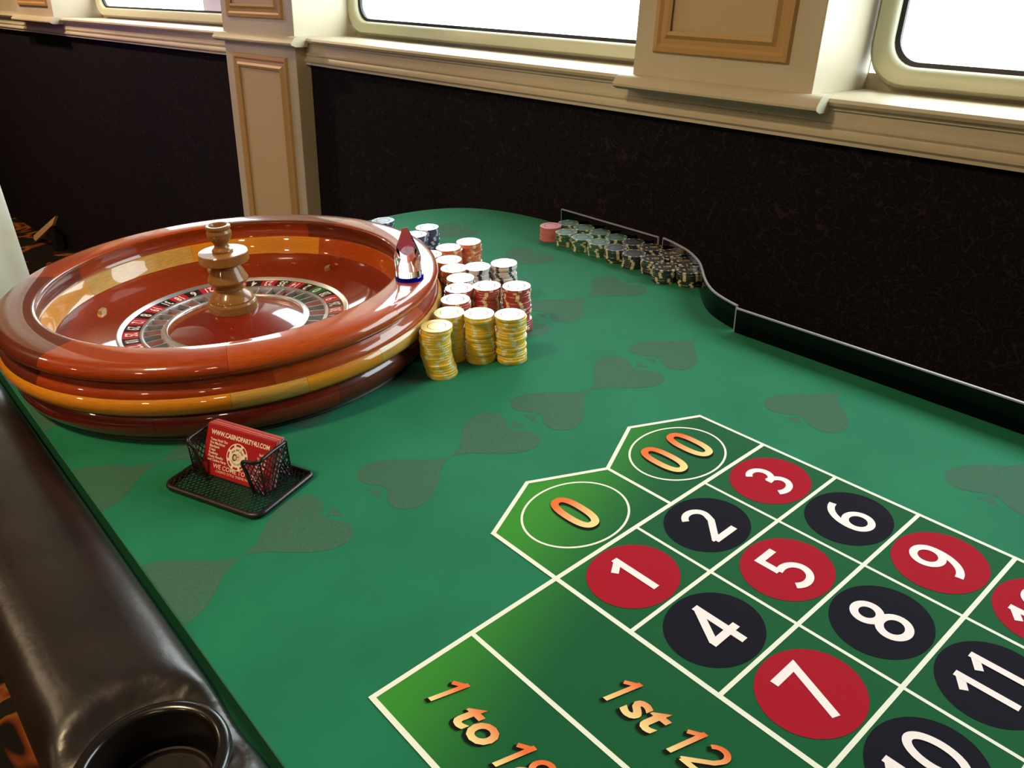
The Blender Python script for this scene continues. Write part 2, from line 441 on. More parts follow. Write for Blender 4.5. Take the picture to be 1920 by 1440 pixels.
bm = bmesh.new()
xs = [-66] + [v for w_ in WIN for v in w_] + [46]
for i in range(0, len(xs), 2):
    box_bm(bm, xs[i], xs[i + 1], 10.32, 10.6, 2.0, 17.5, shear=sheer)
for (a, c) in WIN:
    s0 = sheer((a + c) / 2)
    box_bm(bm, a, c, 10.32, 10.6, GZ1 + .4, 17.5, shear=sheer); box_bm(bm, a, c, 10.32, 10.6, 2.0, GZ0 - .15, shear=sheer)
from_bm('window_wall', bm, cream, wb)
for k, (a, c) in enumerate(WIN):
    wroot = room_empty('window_%d' % (k + 1), ['rounded ivory window at the far left with a grey post outside', 'wide rounded ivory window between the two pillars', 'rounded ivory window at the right edge'][k])
    sh = sheer
    O_ = rrect(a + .03, c - .03, GZ0 - .33, GZ1 + .33, .62); I_ = rrect(a + .36, c - .36, GZ0, GZ1, .42); G_ = rrect(a + .43, c - .43, GZ0 + .07, GZ1 - .07, .38)
    MO = [(O_[i][0] * .8 + I_[i][0] * .2, O_[i][1] * .8 + I_[i][1] * .2) for i in range(len(O_))]
    MI = [(O_[i][0] * .2 + I_[i][0] * .8, O_[i][1] * .2 + I_[i][1] * .8) for i in range(len(O_))]
    bm = bmesh.new()
    ring_strip(bm, O_, O_, 10.33, 10.12); ring_strip(bm, O_, MO, 10.12, 10.04); ring_strip(bm, MO, MI, 10.04, 10.06); ring_strip(bm, MI, I_, 10.06, 10.14); ring_strip(bm, I_, I_, 10.14, 10.33)
    for v in bm.verts: v.co.z += sh(v.co.x)
    bmesh.ops.remove_doubles(bm, verts=bm.verts, dist=1e-4)
    fr_ = from_bm('window_frame', bm, frame_m, wroot, smooth=True, sharp=50)
    bm = bmesh.new(); ring_strip(bm, I_, G_, 10.2, 10.22); ring_strip(bm, G_, G_, 10.22, 10.3)
    for v in bm.verts: v.co.z += sh(v.co.x)
    from_bm('gasket', bm, gasket_m, wroot)
    bm = bmesh.new(); vs = [bm.verts.new((p[0], 10.27, p[1] + sh(p[0]))) for p in I_]; bm.faces.new(vs)
    from_bm('pane', bm, glass, wroot)

# sills and aprons
SILL = [(10.33, 3.10), (8.62, 3.10), (8.52, 3.07), (8.49, 3.02), (8.52, 2.97), (8.60, 2.94), (8.60, 2.90), (10.33, 2.90)]
APRON = [(8.76, 2.92), (8.64, 2.92), (8.64, 2.72), (8.60, 2.70), (8.60, 2.66), (8.63, 2.62), (8.60, 2.57), (8.56, 2.54), (8.56, 2.50), (8.60, 2.46), (8.60, 2.41), (8.76, 2.41)]
n = 1
for a, c, lb in ((-66, -21.0, 'cream sill and apron left of the far pilaster'), (-17.15, 46, 'cream sill and apron right of the far pilaster')):
    t = room_empty('trim_%d' % n, lb); n += 1
    ext('sill', SILL, a, c, cream, t, sheer, smooth=True); ext('apron', APRON, a, c, cream, t, sheer, smooth=True)


def panel_frame(parent, x0, x1, z0, z1, yf, wdt=0.40, sh=sheer):
    """mitred moulding ring standing proud of a pillar face at y = yf"""
    prof = [(0.0, 0.0), (0.03, -0.07), (0.11, -0.08), (0.16, -0.04), (0.24, -0.05), (0.30, -0.10), (0.36, -0.08), (wdt, 0.0)]
    bm = bmesh.new(); rings = []
    for d, dy in prof:
        rings.append([bm.verts.new((x, yf + dy, z + sh(x))) for x, z in ((x0 + d, z0 + d), (x1 - d, z0 + d), (x1 - d, z1 - d), (x0 + d, z1 - d))])
    for A, B in zip(rings, rings[1:]):
        for i in range(4): bm.faces.new((A[i], A[(i + 1) % 4], B[(i + 1) % 4], B[i]))
    from_bm('panel_moulding', bm, tan_m, parent)
    box('inset_panel', x0 + wdt - .03, x1 - wdt + .03, yf - .02, yf + .02, z0 + wdt - .03, z1 - wdt + .03, panel_m, parent, shear=sh)


CAP = lambda yf: [(yf + .25, 3.115), (yf - .05, 3.115), (yf - .11, 3.10), (yf - .17, 3.065), (yf - .20, 3.02), (yf - .235, 2.985), (yf - .255, 2.95), (yf - .25, 2.91), (yf - .21, 2.885), (yf - .17, 2.88), (yf - .15, 2.86), (yf + .25, 2.86)]


def pillar(name, x0, x1, yf, lb, lower, cap_over=0.24, panels=True):
    t = room_empty(name, lb)
    box('pillar_shaft', x0, x1, yf, 10.45, 3.09, 17.4, cream, t, bevel=0.02, shear=sheer)
    bmc = ext('ledge_cap', CAP(yf), x0 - cap_over, x1 + cap_over, cream, t, sheer, smooth=True)
    if panels: panel_frame(t, x0 + .40, x1 - .45, 3.50, 15.0, yf, 0.27 if not lower else 0.3)
    if lower:
        box('pilaster_shaft', x0, x1, yf, 8.8, -9.4, 2.87, cream, t, bevel=0.02, shear=sheer)
        panel_frame(t, x0 + .50, x1 - .42, -8.4, 2.56, yf, 0.36)
    return t


pillar('trim_3', -40.0, -35.5, 8.35, 'cream pillar at the far upper left', False)
pillar('trim_4', -21.02, -17.13, 8.3, 'cream pilaster with gold moulding behind the wheel', True)
p2 = pillar('trim_5', -6.0, -2.57, 8.4, 'cream pillar with gold moulding between the right windows', False)
# chipped paint at the left end of the right pillar's ledge
bm = bmesh.new(); bmesh.ops.create_icosphere(bm, subdivisions=2, radius=0.05)
for v in bm.verts: v.co = Vector((v.co.x * 2.0 - 6.02, v.co.y * .5 + 8.235, v.co.z * .7 + 2.93 - v.co.x * .6)) + Vector((random.uniform(-.01, .01), 0, random.uniform(-.01, .01)))
from_bm('paint_chip', bm, chip_paint, p2)

# things seen outside and beyond
bm = bmesh.new(); box_bm(bm, -28.9, -26.3, 11.6, 12.2, -9, 14, bevel=.05)
box_bm(bm, -29.1, -26.1, 11.5, 12.3, 3.0, 3.15)
post = from_bm('outside_post', bm, paper_out); post.matrix_world = ROOM
tagt(post, 'pale lilac-grey post outside the far left window', 'post')

# white cloth-wrapped column at the left edge
bm = bmesh.new(); azd = Vector((-0.9941, 0.1102)); latd = Vector((0.1102, 0.9941))
cc = Vector((3.7376, -3.6046)) + azd * 22 - latd * 0.72
rows = []
for iz in range(25):
    z = -8.45 + 24.9 * iz / 24; ring = []
    for k in range(72):
        a = 2 * PI * k / 72; fold = 0.10 * math.sin(a * 7 + 0.25 * math.sin(z * .5)) + 0.05 * math.sin(a * 13 + z * .15)
        r = 1.55 + fold
        ring.append(bm.verts.new((cc.x + r * math.cos(a), cc.y + r * math.sin(a), z)))
    rows.append(ring)
for A, B in zip(rows, rows[1:]):
    for k in range(72): bm.faces.new((A[k], A[(k + 1) % 72], B[(k + 1) % 72], B[k]))
o = from_bm('cloth_column', bm, cloth_m, smooth=True, loc=(0, 0, H))
tagt(o, 'white and yellowish folded cloth hanging at the far left edge', 'drape')

# pale board by the dark wall
brd = empty('leaning_board', (0, 0, 0)); tagt(brd, 'pale wooden board slanting up from the carpet by the dark wall', 'board')
brd.matrix_world = ROOM
bm = bmesh.new()
A = Vector((-44.6, 8.15, -8.50)); B = Vector((-40.7, 8.35, -6.55)); dv = (B - A).normalized(); up = Vector((0.45, -0.35, -0.85)).normalized(); sd = dv.cross(up).normalized()
up = sd.cross(dv)
vs = [A - sd * .06 - up * .22, A + sd * .06 - up * .22, A + sd * .06 + up * .22, A - sd * .06 + up * .22]
vt = [B - sd * .06 - up * .1, B + sd * .06 - up * .1, B + sd * .06 + up * .22 - dv * .55, B - sd * .06 + up * .22 - dv * .55]
v = [bm.verts.new(p) for p in vs + vt]
for f in ((0, 1, 2, 3), (7, 6, 5, 4), (0, 4, 5, 1), (1, 5, 6, 2), (2, 6, 7, 3), (3, 7, 4, 0)): bm.faces.new([v[i] for i in f])
from_bm('board', bm, plank_m, brd)
box('foot', -41.9, -41.2, 8.2, 8.6, -8.55, -7.2, black_wood, brd, bevel=.03)

# ------------------------------------------------------------------ roulette table
table = empty('roulette_table', (0, 0, 0)); table.location = (0, 0, H)
tagt(table, 'green felt roulette table with printed betting grid and black padded rail', 'gaming table')
back = [(-1.88, 5.20, 0), (-2.2, 5.30, 0), (-2.45, 5.42, 0), (-2.68, 5.60, 0), (-2.95, 5.86, 0), (-3.2, 6.14, 0), (-3.5, 6.42, 0), (-3.9, 6.62, 0), (-4.4, 6.74, 0),
        (-5.3, 6.80, 0), (-6.3, 6.84, 0), (-7.12, 6.86, 0), (-7.89, 6.80, 0), (-8.6, 6.63, 0), (-9.2, 6.30, 0), (-9.62, 5.75, 0), (-9.84, 5.0, 0), (-9.92, 4.0, 0)]
outl = [(11.6, -2.52), (11.6, 5.20)] + [(p.x, p.y) for p in catmull(back, 4)] + [(-9.92, -1.9), (-9.75, -2.35), (-9.4, -2.52)]
bm = bmesh.new(); vs = [bm.verts.new((x, y, 0)) for x, y in outl]
f = bm.faces.new(vs); r = bmesh.ops.extrude_face_region(bm, geom=[f])
for v in r['geom']:
    if isinstance(v, bmesh.types.BMVert): v.co.z = -0.28
bmesh.ops.triangulate(bm, faces=[f_ for f_ in bm.faces if len(f_.verts) > 4])
felt_o = from_bm('felt_top', bm, felt, table)
# black body under the felt
bm = bmesh.new(); vs = [bm.verts.new((x * .985 - .05, (y - 1.3) * .97 + 1.3, -0.28)) for x, y in outl]
f = bm.faces.new(vs); r = bmesh.ops.extrude_face_region(bm, geom=[f])
for v in r['geom']:
    if isinstance(v, bmesh.types.BMVert): v.co.z = -1.6
bmesh.ops.triangulate(bm, faces=[f_ for f_ in bm.faces if len(f_.verts) > 4])
from_bm('table_body', bm, black_wood, table)
for lx, ly in ((-8.6, -1.6), (-8.6, 5.2), (10.4, -1.6), (10.4, 4.2)):
    box('leg', lx - .35, lx + .35, ly - .35, ly + .35, -8.44, -1.6, black_wood, table, bevel=.04)
box('trough', -9.4, 11.6, -2.70, -2.515, -0.22, -0.035, trough_m, table)

# padded leather rail with the dip around its cup holder
CX, CY = -0.44, -3.17
prof = [(-2.62, -0.25), (-2.605, 0.0), (-2.615, 0.06), (-2.645, 0.11), (-2.70, 0.15), (-2.77, 0.182), (-2.85, 0.205)] + [(-2.9 - .06 * i, 0.212 + .012 * math.sin(PI * i / 9)) for i in range(9)] + \
       [(-3.46, 0.20), (-3.52, 0.185), (-3.58, 0.16), (-3.63, 0.12), (-3.68, 0.06), (-3.71, -0.03), (-3.72, -0.14), (-3.70, -0.30), (-3.60, -0.42), (-3.3, -0.46)]
# resample finely so that the cup dip is smooth
pf = []
for (y0, z0), (y1, z1) in zip(prof, prof[1:]):
    nseg = max(1, int(math.hypot(y1 - y0, z1 - z0) / 0.035))
    for k in range(nseg): pf.append((y0 + (y1 - y0) * k / nseg, z0 + (z1 - z0) * k / nseg))
pf.append(prof[-1])
xsr = []
x = -10.2
while x < 11.8:
    xsr.append(x); x += 0.02 if -1.5 < x < 0.7 else 0.2
verts = []; faces = []
for x in xsr:
    for y, z in pf:
        d = math.hypot(x - CX, y - CY)
        dip = 0.12 * math.exp(-(max(0, d - .46) / .15) ** 2) if z > -.1 else 0
        ang = math.atan2(y - CY, x - CX)
        wr = 0.007 * math.exp(-((d - .60) / .10) ** 2) * max(0, math.sin(ang * 37 + 4 * math.sin(ang * 7) + d * 9)) ** 3 if z > 0 else 0
        if z > 0: wr += 0.004 * math.sin(x * 9.1 + 2 * math.sin(y * 5)) * math.sin(y * 7.3)
        e = min(1, max(0, (x + 10.2) / .4)) if x < -9.8 else 1
        verts.append((x, y, (z - dip + wr) * (e if z > 0 else 1)))
k = len(pf)
for i in range(len(xsr) - 1):
    for j in range(k - 1):
        cx_ = (xsr[i] + xsr[i + 1]) / 2; cy_ = (pf[j][0] + pf[j + 1][0]) / 2
        if math.hypot(cx_ - CX, cy_ - CY) < .44 and pf[j][1] > 0: continue
        faces.append((i * k + j, (i + 1) * k + j, (i + 1) * k + j + 1, i * k + j + 1))
rail = build('padded_rail', verts, faces, leather, table, smooth=True)
cup = lathe('cup_holder', [(.40, -.75), (.40, .085), (.405, .105), (.42, .118), (.445, .124), (.475, .12), (.492, .105), (.497, .08), (.48, .08), (.46, .06), (.44, -.80)], cup_m, rail, segs=72)
cup.location = (CX * S, CY * S, 0)
cf = lathe('cup_floor', [(0.0, -.215), (.16, -.215), (.315, -.215), (.322, -.205), (.326, -.18), (.338, -.172), (.35, -.182), (.355, -.30), (.405, -.32)], cup_in, rail, segs=72)
cf.location = cup.location

# ---------------- printed layout
PX, Z1, Z2, Z3, Z4 = 0.816, 0.0022, 0.0045, 0.0068, 0.0105
NC = 12
zeroA = [(-.81, 0), (0, 0), (0, 1.5), (-.81, 1.5), (-1.185, .75)]
zeroB = [(-.81, 1.5), (0, 1.5), (0, 3), (-.81, 3), (-1.185, 2.25)]
vv = [(x, y, Z1) for x, y in zeroA] + [(x, y, Z1) for x, y in zeroB] + [(0, 0, Z1), (NC * PX, 0, Z1), (NC * PX, 3, Z1), (0, 3, Z1)] + [(0, -1.8, Z1), (NC * PX, -1.8, Z1), (NC * PX, 0, Z1), (0, 0, Z1)]
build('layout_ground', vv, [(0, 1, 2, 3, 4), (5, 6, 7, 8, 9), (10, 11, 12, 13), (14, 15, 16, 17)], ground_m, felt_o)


def ribbon(pts, wd, z, closed=False):
    """mitred flat ribbon"""
    P = [Vector(p) for p in pts]; n = len(P); L = []; Rr = []
    for i in range(n):
        a = P[(i - 1) % n] if (closed or i > 0) else None
        b = P[(i + 1) % n] if (closed or i < n - 1) else None
        d1 = (P[i] - a).normalized() if a is not None else None
        d2 = (b - P[i]).normalized() if b is not None else None
        if d1 is None: d1 = d2
        if d2 is None: d2 = d1
        n1 = Vector((-d1.y, d1.x)); n2 = Vector((-d2.y, d2.x)); nn = (n1 + n2)
        nn = nn / max(0.35, nn.length) if nn.length > 1e-6 else n1
        s = wd / 2 / max(0.45, nn.dot(n1))
        L.append(P[i] + nn * s); Rr.append(P[i] - nn * s)
    v = [(p.x, p.y, z) for p in L] + [(p.x, p.y, z) for p in Rr]
    f = [(i, n + i, n + (i + 1) % n, (i + 1) % n) for i in range(n if closed else n - 1)]
    return v, f


def join(parts):
    V = []; F = []
    for v, f in parts:
        o_ = len(V); V += v; F += [tuple(i + o_ for i in q) for q in f]
    return V, F


LW = 0.042; XE = NC * PX
lines = [ribbon([(-.81, 0), (-1.185, .75), (-.81, 1.5), (-1.185, 2.25), (-.81, 3)], LW, Z2 + .0004),
         ribbon([(-.83, 3), (XE, 3)], LW * .85, Z2), ribbon([(-.83, 0), (XE, 0)], LW, Z2), ribbon([(-.81, 1.5), (0, 1.5)], LW * .85, Z2),
         ribbon([(0, -1.82), (0, 3.0)], LW, Z2 + .0002), ribbon([(0, -1.8), (XE, -1.8)], LW, Z2), ribbon([(0, -.9), (XE, -.9)], LW * .9, Z2 - .0002),
         ribbon([(0, 1), (XE, 1)], LW * .7, Z2 - .0002), ribbon([(0, 2), (XE, 2)], LW * .7, Z2 - .0002)]
for c_ in range(1, NC + 1):
    lines.append(ribbon([(c_ * PX, 0), (c_ * PX, 3)], LW * .85, Z2 + .0002))
    if c_ % 4 == 0: lines.append(ribbon([(c_ * PX, 0), (c_ * PX, -.9)], LW * .85, Z2 + .0002))
    if c_ % 2 == 0: lines.append(ribbon([(c_ * PX, -.9), (c_ * PX, -1.8)], LW * .85, Z2 + .0002))
V, F = join(lines); build('layout_lines', V, F, white_print, felt_o)
for zy in (.748, 2.235):
    V, F = ribbon([(-.515 + .452 * math.cos(2 * PI * k / 96), zy + .535 * math.sin(2 * PI * k / 96)) for k in range(96)], .022, Z2, True)
    build('zero_ring', V, F, white_print, felt_o)


# drawn digits: strokes in a box of width about .56, height 1 (baseline at 0)
def arc(cx, cy, rx, ry, a0, a1, n=20):
    return [(cx + rx * math.cos(math.radians(a0 + (a1 - a0) * i / n)), cy + ry * math.sin(math.radians(a0 + (a1 - a0) * i / n))) for i in range(n + 1)]


SWD = 0.138
DIG = {
    '0': (.60, [arc(.30, .5, .235, .43, 0, 352, 44)], [True]),
    '1': (.46, [[(.02, .74), (.30, .93)], [(.28, 1.0), (.28, 0)]], None),
    '2': (.60, [arc(.27, .71, .24, .22, 155, -20, 22) + [(.44, .5), (.02, .085), (.02, .07)], [(.0, .07), (.58, .07)]], None),
    '3': (.58, [arc(.24, .70, .22, .225, 140, -90, 22) + [(.2, .475)], arc(.22, .28, .27, .225, 90, -135, 24)], None),
    '4': (.64, [[(.46, 1.0), (.46, 0)], [(.46, .93), (.05, .30)], [(.0, .29), (.64, .29)]], None),
    '5': (.58, [[(.52, .93), (.10, .93), (.10, .53)], [(.10, .54)] + arc(.22, .30, .28, .255, 95, -140, 26)], None),
    '6': (.60, [[(.50, .93)] + arc(.52, .36, .45, .57, 105, 180, 14) + [(.07, .30)], arc(.31, .30, .235, .24, 180, 530, 36)], [False, True]),
    '7': (.56, [[(.0, .93), (.52, .93), (.14, 0)]], None),
    '8': (.60, [arc(.30, .735, .20, .205, 0, 352, 32), arc(.30, .27, .24, .225, 0, 352, 32)], [True, True]),
    '9': (.60, [[(.10, .07)] + arc(.08, .64, .45, .57, -75, 0, 14) + [(.53, .70)], arc(.29, .70, .235, .24, 0, 350, 36)], [False, True]),
}


def digits(s, h, z):
    parts = []; x = 0; tot = sum(DIG[c][0] for c in s) + .12 * (len(s) - 1)
    zz = z
    for c in s:
        wd, st, cl = DIG[c]
        for i, p in enumerate(st):
            zz += 0.0007
            parts.append(ribbon([((x + a - tot / 2) * h, (b - .5) * h) for a, b in p], SWD * h, zz, bool(cl and cl[i])))
        x += wd + .12
    return join(parts)


RED = {1, 3, 5, 7, 9, 12, 14, 16, 18, 19, 21, 23, 25, 27, 30, 32, 34, 36}
disc_me = {}
for num in range(1, 37):
    c_ = (num - 1) // 3; r_ = (num - 1) % 3; cx_ = (c_ + .5) * PX; cy_ = r_ + .5
    key = num in RED
    if key not in disc_me:
        vs = [(.372 * math.cos(2 * PI * k / 72), .41 * math.sin(2 * PI * k / 72), 0) for k in range(72)]
        d = build('number_disc', vs, [tuple(range(72))], red_print if key else black_print, felt_o); disc_me[key] = d.data
    else:
        d = link(disc_me[key], 'number_disc', felt_o)
    d.location = (cx_ * S, cy_ * S, Z2 * S)
    V, F = digits(str(num), .47, 0)
    o = build('number_print', V, F, digit_white, felt_o); o.rotation_euler = (0, 0, PI / 2)
    o.location = ((cx_ - .005) * S, cy_ * S, Z3 * S)
    if len(str(num)) == 2: o.scale = (.92, .92, 1)


def zero_glyph(cy):
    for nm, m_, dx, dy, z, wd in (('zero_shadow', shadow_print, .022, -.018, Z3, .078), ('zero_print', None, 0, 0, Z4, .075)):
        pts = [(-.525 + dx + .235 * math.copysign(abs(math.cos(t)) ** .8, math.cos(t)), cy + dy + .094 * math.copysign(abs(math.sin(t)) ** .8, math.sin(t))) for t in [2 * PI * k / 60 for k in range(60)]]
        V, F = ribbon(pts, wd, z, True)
        build(nm, V, F, m_ or orange_zero, felt_o)


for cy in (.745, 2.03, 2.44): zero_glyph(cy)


def word(items, x, y, m_):
    """printed words: letters from the built-in font, figures from the drawn strokes, both slanted; baseline at y"""
    SH = .30
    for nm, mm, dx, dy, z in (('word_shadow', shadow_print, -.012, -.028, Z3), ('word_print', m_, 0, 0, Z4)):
        cx_ = x
        for kind, tx, adv in items:
            if kind == 'd':
                V, F = digits(tx, .285, 0); wd_ = (sum(DIG[c][0] for c in tx) + .12 * (len(tx) - 1)) * .285
                me = bpy.data.meshes.new(nm); me.from_pydata([((a_ + SH * (b_ + .1425) + cx_ + wd_ / 2 + dx) * S, (b_ + .1425 + y + dy) * S, (c_ + z) * S) for a_, b_, c_ in V], [], F); me.materials.append(mm)
                link(me, nm, felt_o)
            else:
                me = text_mesh(tx, .37, offset=.010, shear=SH, align='LEFT', spacing=1.04).copy(); me.materials.clear(); me.materials.append(mm)
                me.transform(Matrix.Translation(((cx_ + dx + .05) * S, (y + dy + .125) * S, z * S)))
                link(me, nm, felt_o)
            cx_ += adv


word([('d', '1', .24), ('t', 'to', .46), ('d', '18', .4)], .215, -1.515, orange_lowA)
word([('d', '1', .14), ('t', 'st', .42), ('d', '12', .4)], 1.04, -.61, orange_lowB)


# faint printed spades
def spade_pts():
    half = [(0, 0)] + [(p.x, p.y) for p in catmull([(0, 0, 0), (.09, .17, 0), (.25, .33, 0), (.40, .50, 0), (.475, .68, 0), (.44, .84, 0), (.30, .92, 0), (.15, .88, 0), (.055, .80, 0)], 4)][1:]
    return half + [(-x, y) for x, y in reversed(half[1:])]


sp = spade_pts()
stem = [(.0, .81), (.02, .86), (.07, .91), (.11, .945), (-.11, .945), (-.07, .91), (-.02, .86)]
ys = []
for tip in (-1.80, .50, 2.56, 4.61):
    ys += [(tip, 1), (tip - .02, -1)]
me0 = None
from_y = -2.5
for cx_ in (-8.15, -6.12, -4.1, -2.08, -.05, 1.97, 3.99, 6.0):
    for tip, sg in ys:
        y0, y1 = sorted((tip, tip + sg * 1.03))
        if cx_ > -1.5 and y1 > -1.9 and y0 < 2.9: continue
        if y1 > 5.15 and cx_ > -3.4: continue
        if y0 < -2.5:
            if sg > 0: continue
            pts = [(cx_ + x * 1.0, max(-2.515, tip + sg * y)) for x, y in sp]
        else: pts = [(cx_ + x * 1.0, tip + sg * y) for x, y in sp]
        if cx_ > -1.5 and y0 < -1.8: pts = [(x, min(y, -1.83)) for x, y in pts] if y1 > -1.83 and cx_ > 0 else pts
        if cx_ < -7.5 and y1 > 6.2: continue
        n_ = len(pts); bm = bmesh.new()
        vs = [bm.verts.new((x, y, .0014)) for x, y in pts]; bm.faces.new(vs)
        if y0 >= -2.5:
            vs = [bm.verts.new((cx_ + x, tip + sg * y, .0010)) for x, y in stem]; bm.faces.new(vs)
        bmesh.ops.triangulate(bm, faces=bm.faces)
        for f_ in bm.faces:
            if f_.normal.z < 0: f_.normal_flip()
        me = bpy.data.meshes.new('spade_print')
        for v in bm.verts: v.co *= S
        bm.to_mesh(me); bm.free(); me.materials.append(spade_m); link(me, 'spade_print', felt_o)

# ---------------- black acrylic fence
def fence(name, pts, label, h=0.35, th=0.032):
    root = empty(name, (0, 0, H)); tagt(root, label, 'chip fence', 'black acrylic panels along the dealer side')
    P = [Vector((p[0], p[1])) for p in pts]; L = []; R_ = []
    for i, p in enumerate(P):
        a = P[max(0, i - 1)]; b = P[min(len(P) - 1, i + 1)]; d = (b - a).normalized(); nn = Vector((-d.y, d.x))
        L.append(p); R_.append(p + nn * th)
    n = len(P); z0 = 0.002
    V = []
    for q, z in ((L, z0), (L, h - .018), (R_, h - .018), (R_, z0)): V += [(p.x, p.y, z) for p in q]
    F = []
    for i in range(n - 1):
        for a in range(4): F.append((a * n + i, a * n + i + 1, ((a + 1) % 4) * n + i + 1, ((a + 1) % 4) * n + i))
    F += [(0, n, 2 * n, 3 * n), (n - 1, 4 * n - 1, 3 * n - 1, 2 * n - 1)]
    bm = bmesh.new(); vs = [bm.verts.new(v) for v in V]
    for f in F: bm.faces.new([vs[i] for i in f])
    from_bm('panel', bm, fence_m, root, smooth=True, sharp=40)
    bm = bmesh.new()
    V = []
    for q, z in ((L, h - .018), (L, h), (R_, h), (R_, h - .018)): V += [(p.x, p.y, z) for p in q]
    vs = [bm.verts.new(v) for v in V]
    for f in F: bm.faces.new([vs[i] for i in f])
    e_ = from_bm('polished_edge', bm, edge_m, root); e_['label'] = 'polished top edge with its highlight coloured in'
    # end edges
    bm = bmesh.new()
    for idx, s_ in ((0, 1), (n - 1, -1)):
        d = (P[1] - P[0]).normalized() if idx == 0 else (P[-1] - P[-2]).normalized()
        a, b = L[idx], R_[idx]; o1 = d * (-.012 if idx == 0 else .012)
        q = [(a.x, a.y), (b.x, b.y), (b.x + o1.x, b.y + o1.y), (a.x + o1.x, a.y + o1.y)]
        lo = [bm.verts.new((x, y, z0)) for x, y in q]; hi = [bm.verts.new((x, y, h)) for x, y in q]
        bm.faces.new(lo); bm.faces.new(hi)
        for i in range(4): bm.faces.new((lo[i], lo[(i + 1) % 4], hi[(i + 1) % 4], hi[i]))
    e_ = from_bm('end_edge', bm, edge_m, root); e_['label'] = 'polished end edge, coloured pale as its highlight'
    return root


fence('chip_fence', [(-4.54, 6.72), (-5.6, 6.74), (-6.86, 6.76)][::-1], 'straight black acrylic panel standing behind the green-topped chip stacks')
cv = [(p.x, p.y) for p in catmull([(-4.44, 6.74, 0), (-4.2, 6.68, 0), (-3.78, 6.52, 0), (-3.38, 6.26, 0), (-3.13, 6.02, 0), (-2.87, 5.74, 0), (-2.64, 5.53, 0), (-2.42, 5.38, 0), (-2.16, 5.27, 0), (-1.93, 5.20, 0)], 5)]
fence('chip_fence', cv, 'S-curved black acrylic panel wrapping the end of the black chip stacks')
fence('chip_fence', [(-1.86, 5.12), (2, 5.11), (6, 5.12), (11.4, 5.12)], 'long straight black acrylic panel running to the right edge')

# ------------------------------------------------------------------ roulette wheel
WX, WY = -6.331, 0.141
wheel = empty('roulette_wheel', U(WX, WY, 0)); tagt(wheel, 'large mahogany and maple roulette wheel with wooden turret on the green felt', 'roulette wheel')
RIM = [(2.245, .978), (2.256, .992), (2.29, 1.0), (2.45, 1.0), (2.60, .996), (2.67, .982), (2.72, .95), (2.748, .90), (2.748, .86), (2.72, .82), (2.68, .795), (2.655, .78)]
MID = [(2.655, .78), (2.64, .76), (2.66, .735), (2.70, .705), (2.73, .665), (2.735, .62)]
YEL = [(2.735, .62), (2.765, .59), (2.78, .54), (2.77, .47), (2.73, .42), (2.66, .395)]
LOW = [(2.60, .395), (2.62, .375), (2.66, .34), (2.685, .27), (2.68, .20), (2.65, .13), (2.60, .075), (2.52, .05)]
D = math.radians


def segs_of(name, prof, bounds, mats_):
    for i, a in enumerate(bounds):
        b = bounds[(i + 1) % len(bounds)]
        if b <= a: b += 360
        lathe(name, prof, mats_[i % len(mats_)], wheel, segs=max(6, int((b - a) / 2.5)), a0=D(a + .03), a1=D(b - .03), uvr=1.3)


def fill_inner(prof, rin=0.25):
    return prof


segs_of('rim_segment', RIM, [-131, -68.8, -24, 20, 66, 112, 160, 185], [rim_b, rim_a, rim_c, rim_a, rim_d, rim_b, rim_c, rim_a])
segs_of('side_segment', MID, [-120, -72, -15, 33, 80, 130, 190], [rim_b, rim_a, rim_c, rim_d, rim_a, rim_b, rim_d])
segs_of('maple_segment', YEL, [-106, -24.8, -8, 12, 55, 110, 165, 215], [yel_a, yel_b, yel_a, yel_b, yel_a, yel_b, yel_a, yel_b])
segs_of('base_segment', LOW, [-110, -43, 0, 48, 95, 140, 200], [low_a, low_a, low_b, low_b, low_a, low_b, low_a])
lathe('base_plate', [(0, .0), (2.54, .0), (2.56, .02), (2.54, .06), (2.3, .07)], black_wood, wheel)
lathe('core', [(2.58, .40), (2.645, .395), (2.645, .80)], rim_b, wheel)
COVE = [(2.245, .978), (2.262, .96), (2.29, .90), (2.305, .84), (2.30, .78), (2.285, .745)]
segs_of('inner_wall_segment', COVE, [-100, -40, 20, 75, 125, 175, 215], [rim_b, rim_a, rim_d, rim_b, rim_a, rim_a, rim_b])
segs_of('inner_maple_segment', [(2.285, .745), (2.262, .735), (2.24, .69), (2.215, .62), (2.19, .55), (2.17, .515)], [-100, 0, 60, 120, 171, 215], [yel_a, rim_c, rim_c, yel_a, yel_b, yel_a])
lathe('bowl_slope', [(2.17, .515), (2.15, .505), (1.9, .455), (1.65, .40), (1.495, .362)], bowl_m, wheel, uvr=1.3, segs=144)
lathe('outer_metal_ring', [(1.495, .362), (1.49, .372), (1.475, .376), (1.44, .352), (1.428, .342)], steel_m, wheel, segs=144)
lathe('inner_metal_ring', [(1.218, .325), (1.212, .335), (1.19, .337), (1.172, .33), (1.165, .30), (1.165, .235)], steel_m, wheel, segs=144)
lathe('hub_metal_ring', [(.965, .235), (.965, .30), (.955, .312), (.90, .325), (.882, .328), (.875, .318)], steel_m, wheel, segs=128)
lathe('cone', [(.875, .318), (.80, .350), (.60, .42), (.42, .472), (.30, .50), (.0, .505)], cone_m, wheel, segs=128, uvr=1.0)
SEQ = ['0', '28', '9', '26', '30', '11', '7', '20', '32', '17', '5', '22', '34', '15', '3', '24', '36', '13', '1', '00', '27', '10', '25', '29', '12', '8', '19', '31', '18', '6', '21', '33', '16', '4', '23', '35', '14', '2']
stp = 360 / 38
tile_me = {}; pk_me = {}; fret_me = None
